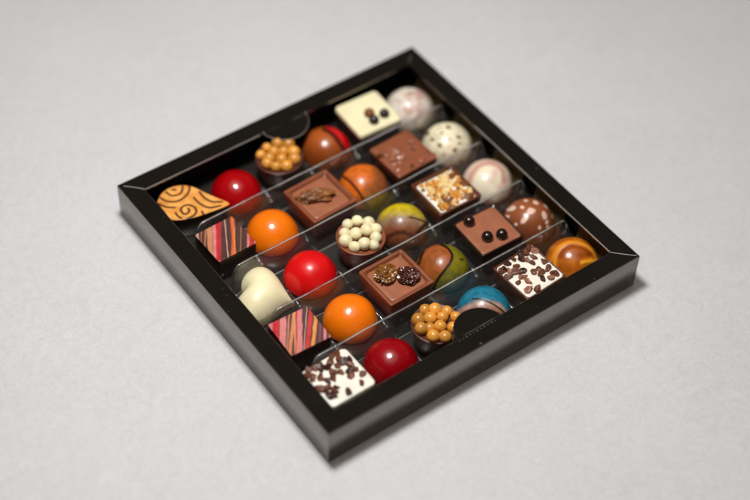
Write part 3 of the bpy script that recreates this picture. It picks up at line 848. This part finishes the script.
# striped squares: printed tops on dense grids
def striped(label, x, y, rz, half, stripes, bg, seed):
    t = square(label, x, y, rz, 'striped chocolate squares', 'striped_chocolate')
    shell_flat(t, M['dark'], h=.0745, top=half + .0004, bot=half - .003, rad=.004)
    def paint(lx, ly, lz):
        ca, sa = math.cos(rz), math.sin(rz)
        gx, gy = lx * ca - ly * sa, lx * sa + ly * ca
        s = gx * .809 - gy * .588; q = gx * .588 + gy * .809
        v_ = .5 - q / .16                       # 0 far .. 1 near
        s += .0012 * noise.noise(Vector((q * 40, s * 90, seed)))
        c = mixc(bg, mixc(bg, (0, 0, 0), .35), .5 + .5 * noise.noise(Vector((s * 120, q * 8, seed))))
        for (s0, s1, w, k) in stripes:
            sc = s0 + (s1 - s0) * v_
            ww = w * (1 + .25 * noise.noise(Vector((q * 30, s0 * 300, seed + 2))))
            fade = .86 + .14 * noise.noise(Vector((q * 60, s0 * 100, seed + 5)))
            c = mixc(c, k, fade * sm(ww * .5 + .0007, ww * .5 - .0007, abs(s - sc)))
        return c
    loops = []
    for kk in range(46):
        k = 1 - kk / 46
        z = .0785 if k < .985 else .0785 - (k - .985) / .015 * .0012
        loops.append(dense(rrect(half * k, .004 * k, z, 32), .0026 * max(k, .001)) if False else [(px * k, py * k, z) for px, py, _ in dense(rrect(half, .004, z, 32), .0024)])
    bot = [(px, py, .0750) for px, py, _ in loops[0]]
    v, f = loft([bot] + loops, cap0=False)
    mesh_obj('striped_top', v, f, M['print'], t, paint=paint, auto=50)
u = .000326
PINK = rgb(222, 128, 124); RED = rgb(198, 34, 42); ORG = rgb(236, 134, 52); TAN = rgb(186, 122, 84); BEI = rgb(206, 164, 142); BG = rgb(82, 48, 42)
def stl(rows, c): return [((a - c) * u, (b - c) * u, w * u, k) for a, b, w, k in rows]
striped('dark striped square with thin pink red and orange lines beside the far orange dome', .149, .692, math.radians(1), .0590,
        stl([(62, 92, 26, BEI), (100, 118, 8, TAN), (132, 150, 12, TAN), (152, 205, 40, rgb(206, 136, 92)), (192, 243, 30, PINK), (228, 262, 34, RED), (252, 280, 14, rgb(170, 40, 40)), (282, 345, 9, BEI), (350, 392, 30, ORG), (356, 372, 16, rgb(206, 96, 50)), (330, 395, 10, rgb(196, 70, 44)), (420, 440, 6, TAN), (482, 500, 18, PINK), (512, 520, 26, RED), (548, 552, 20, PINK)], 305), BG, 3)
striped('pink striped square with wide pink red and orange lines beside the near orange dome', .135, .322, math.radians(-3), .0590,
        stl([(62, 90, 50, PINK), (92, 110, 18, RED), (122, 136, 30, rgb(214, 26, 30)), (172, 180, 50, PINK), (222, 214, 14, TAN), (262, 236, 26, rgb(218, 130, 82)), (250, 290, 22, rgb(214, 142, 90)), (296, 318, 40, PINK), (276, 285, 8, RED), (392, 368, 32, rgb(204, 44, 38)), (436, 408, 28, rgb(232, 150, 62)), (470, 462, 10, rgb(140, 70, 80)), (498, 508, 22, PINK), (540, 552, 24, rgb(214, 128, 104)), (355, 345, 6, BEI)], 305), rgb(92, 50, 50), 9)

# ---- leaf with printed scrolls
t = thing('leaf_chocolate', 'leaf shaped chocolate with orange top and brown scroll lines', 'chocolate', (.146, .868, BASE))
out = smooth_line([(-.0744, .0459), (-.0467, .0668), (-.016, .0713), (.0132, .0607), (.0352, .0382), (.0498, .004), (.0673, -.0335), (.0829, -.0695), (.0538, -.071), (.0021, -.0641), (-.0374, -.0546), (-.0748, -.0338), (-.0764, .0007), (-.0744, .0459)], 6)[:-1]
out = [(p[0], p[1], 0) for p in out]
v, f = loft([[(x * k, y * k, z) for x, y, _ in out] for k, z in ((.92, 0), (.94, .002), (.99, .066), (.985, .0685))])
mesh_obj('leaf_body', v, f, M['dark'], t, auto=50)
LL = [smooth_line(l) for l in ([(-.0362, .0632), (-.0328, .0478), (-.0252, .0396), (-.0122, .0358), (-.0001, .0406), (.0125, .0553)],
    [(-.0595, .0538), (-.0544, .0372), (-.0441, .0251), (-.0289, .0168), (-.0111, .0169), (.009, .0248), (.0219, .0357), (.0275, .0465)],
    [(-.0736, .0346), (-.0649, .0157), (-.0466, .0002)], [(-.055, -.0176), (-.0558, -.0313), (-.0527, -.0426)],
    [(-.0183, -.0236), (-.0218, -.0333), (-.0341, -.037), (-.0397, -.0281), (-.0371, -.0156), (-.0267, -.0085), (-.0111, -.012), (-.0024, -.0266), (-.0052, -.0433), (-.0189, -.0532), (-.0392, -.0534)],
    [(.0155, .0022), (.0169, -.0241), (.0298, -.0524), (.0585, -.0635)], [(.0391, .0114), (.0387, -.0138), (.0486, -.0387), (.07, -.0534)],
    [(-.0172, .061), (-.01, .0561)], [(.0066, -.0529), (.0039, -.0653)])]
def p_leaf(x, y, z):
    n = noise.noise(Vector((x * 50, y * 50, 1)))
    c = mixc(rgb(226, 148, 62), rgb(236, 170, 84), sm(-.4, .4, n))
    d = min(poly_d((x, y), l) for l in LL)
    return mixc(rgb(92, 42, 16), c, sm(.0025, .0043, d))
D = dense(out, .0024)
loops = [[(x * .985, y * .985, .0690) for x, y, _ in D], [(x, y, .0705) for x, y, _ in D], [(x, y, .0725) for x, y, _ in D]]
for kk in range(60):
    k = .985 * (1 - kk / 60)
    loops.append([(x * k, y * k, .0735) for x, y, _ in D])
v, f = loft(loops)
mesh_obj('printed_top', v, f, M['print'], t, paint=p_leaf, auto=50)

# ---- heart
def heart():
    """heart outline inflated like a cushion (height = root of the Poisson solution inside the outline)"""
    import numpy as np
    pts = []
    for i in range(220):
        a = 2 * PI * i / 220
        hx = 16 * math.sin(a) ** 3; hy = 12.4 * math.cos(a) - 3.3 * math.cos(2 * a) - 1.5 * math.cos(3 * a) - .6 * math.cos(4 * a)
        pts.append((hx / 16, (hy + 2.2) / 16))
    G = 84; ext = 1.15
    xs = np.linspace(-ext, ext, G); X, Y = np.meshgrid(xs, xs, indexing='ij')
    ins = np.zeros((G, G), bool)
    for i in range(len(pts)):
        x1, y1 = pts[i]; x2, y2 = pts[(i + 1) % len(pts)]
        if y1 == y2: continue
        c = ((y1 > Y) != (y2 > Y)) & (X < (x2 - x1) * (Y - y1) / (y2 - y1) + x1)
        ins ^= c
    u = np.zeros((G, G)); h2 = (xs[1] - xs[0]) ** 2
    for _ in range(3500):
        n = .25 * (np.roll(u, 1, 0) + np.roll(u, -1, 0) + np.roll(u, 1, 1) + np.roll(u, -1, 1) + h2)
        u = np.where(ins, n, 0)
    u /= u.max()
    def samp(x, y):
        fx = (x + ext) / (2 * ext) * (G - 1); fy = (y + ext) / (2 * ext) * (G - 1)
        ix, iy = int(fx), int(fy); fx -= ix; fy -= iy
        return float((u[ix, iy] * (1 - fx) + u[ix + 1, iy] * fx) * (1 - fy) + (u[ix, iy + 1] * (1 - fx) + u[ix + 1, iy + 1] * fx) * fy)
    loops = []; R_ = .0950; cy = -.05
    for kx, z in ((.97, 0), (1.0, .005), (1.004, .012), (.998, .018)):
        loops.append([(x * kx * R_, (cy + (y - cy) * kx) * R_, z) for x, y in pts])
    for q in range(1, 46):
        k = 1 - (q / 46) ** 1.35
        if k > .985: continue
        loops.append([(x * k * R_, (cy + (y - cy) * k) * R_, .018 + .066 * max(0, samp(x * k, cy + (y - cy) * k)) ** .56) for x, y in pts])
    return loft(loops)
v, f = heart()
o = mesh_obj('heart_chocolate', v, f, M['ivory'], None, (.150, .497, BASE), math.radians(-44 + 90), auto=70)
tag(o, 'plump cream white chocolate heart against the left frame side', 'chocolate')

# ------------------------------------------------------------------ camera
cd = bpy.data.cameras.new('camera'); cam = bpy.data.objects.new('camera', cd); col.objects.link(cam)
Cc = Vector((-1.29065107, -1.81303437, 3.31104836)) * S
r2 = Vector((.80850699, -.58783566, .02767078)); u2 = Vector((.42614987, .61725647, .66135523)); dd = Vector((.40584816, .52291843, -.74956227))
cam.matrix_world = Matrix(((r2.x, u2.x, -dd.x, Cc.x), (r2.y, u2.y, -dd.y, Cc.y), (r2.z, u2.z, -dd.z, Cc.z), (0, 0, 0, 1)))
cd.sensor_width = 36; cd.sensor_fit = 'HORIZONTAL'; cd.lens = 1620.843 / 750 * 36
cd.clip_start = .01; cd.clip_end = 50
cd.dof.use_dof = True; cd.dof.focus_distance = (Vector((.40, .31, .085)) * S - Cc).dot(dd); cd.dof.aperture_fstop = 2.8
cd.dof.aperture_blades = 9
scene.camera = cam

# ------------------------------------------------------------------ light: one ceiling lamp, dim room with a pale ceiling
ld = bpy.data.lights.new('ceiling_lamp', 'AREA'); ld.shape = 'DISK'; ld.size = .11; ld.energy = 3.15; ld.color = (.985, .995, 1)
lo = bpy.data.objects.new('ceiling_lamp', ld); col.objects.link(lo)
ctr = Vector((.5, .5, .05)) * S
dirv = Vector((-.120, .050, .99)).normalized()
lo.location = ctr + dirv * .57
lo.rotation_euler = (-dirv).to_track_quat('-Z', 'Y').to_euler()
w = bpy.data.worlds.new('World'); scene.world = w; w.use_nodes = True
nt = w.node_tree; bg = nt.nodes['Background']
tc = nt.nodes.new('ShaderNodeTexCoord'); sx = nt.nodes.new('ShaderNodeSeparateXYZ'); cr = nt.nodes.new('ShaderNodeValToRGB')
nt.links.new(tc.outputs['Generated'], sx.inputs[0]); nt.links.new(sx.outputs['Z'], cr.inputs['Fac'])
e = cr.color_ramp.elements
e[0].position = .0; e[0].color = (.05, .042, .036, 1)
e[1].position = 1; e[1].color = (1.45, 1.25, 1.14, 1)
k = cr.color_ramp.elements.new(.84); k.color = (.042, .037, .033, 1)
nt.links.new(cr.outputs['Color'], bg.inputs['Color']); bg.inputs['Strength'].default_value = 1

scene.view_settings.view_transform = 'Standard'; scene.view_settings.look = 'None'
scene.view_settings.exposure = 0; scene.view_settings.gamma = 1
scene.cycles.transparent_max_bounces = 16; scene.cycles.max_bounces = 10
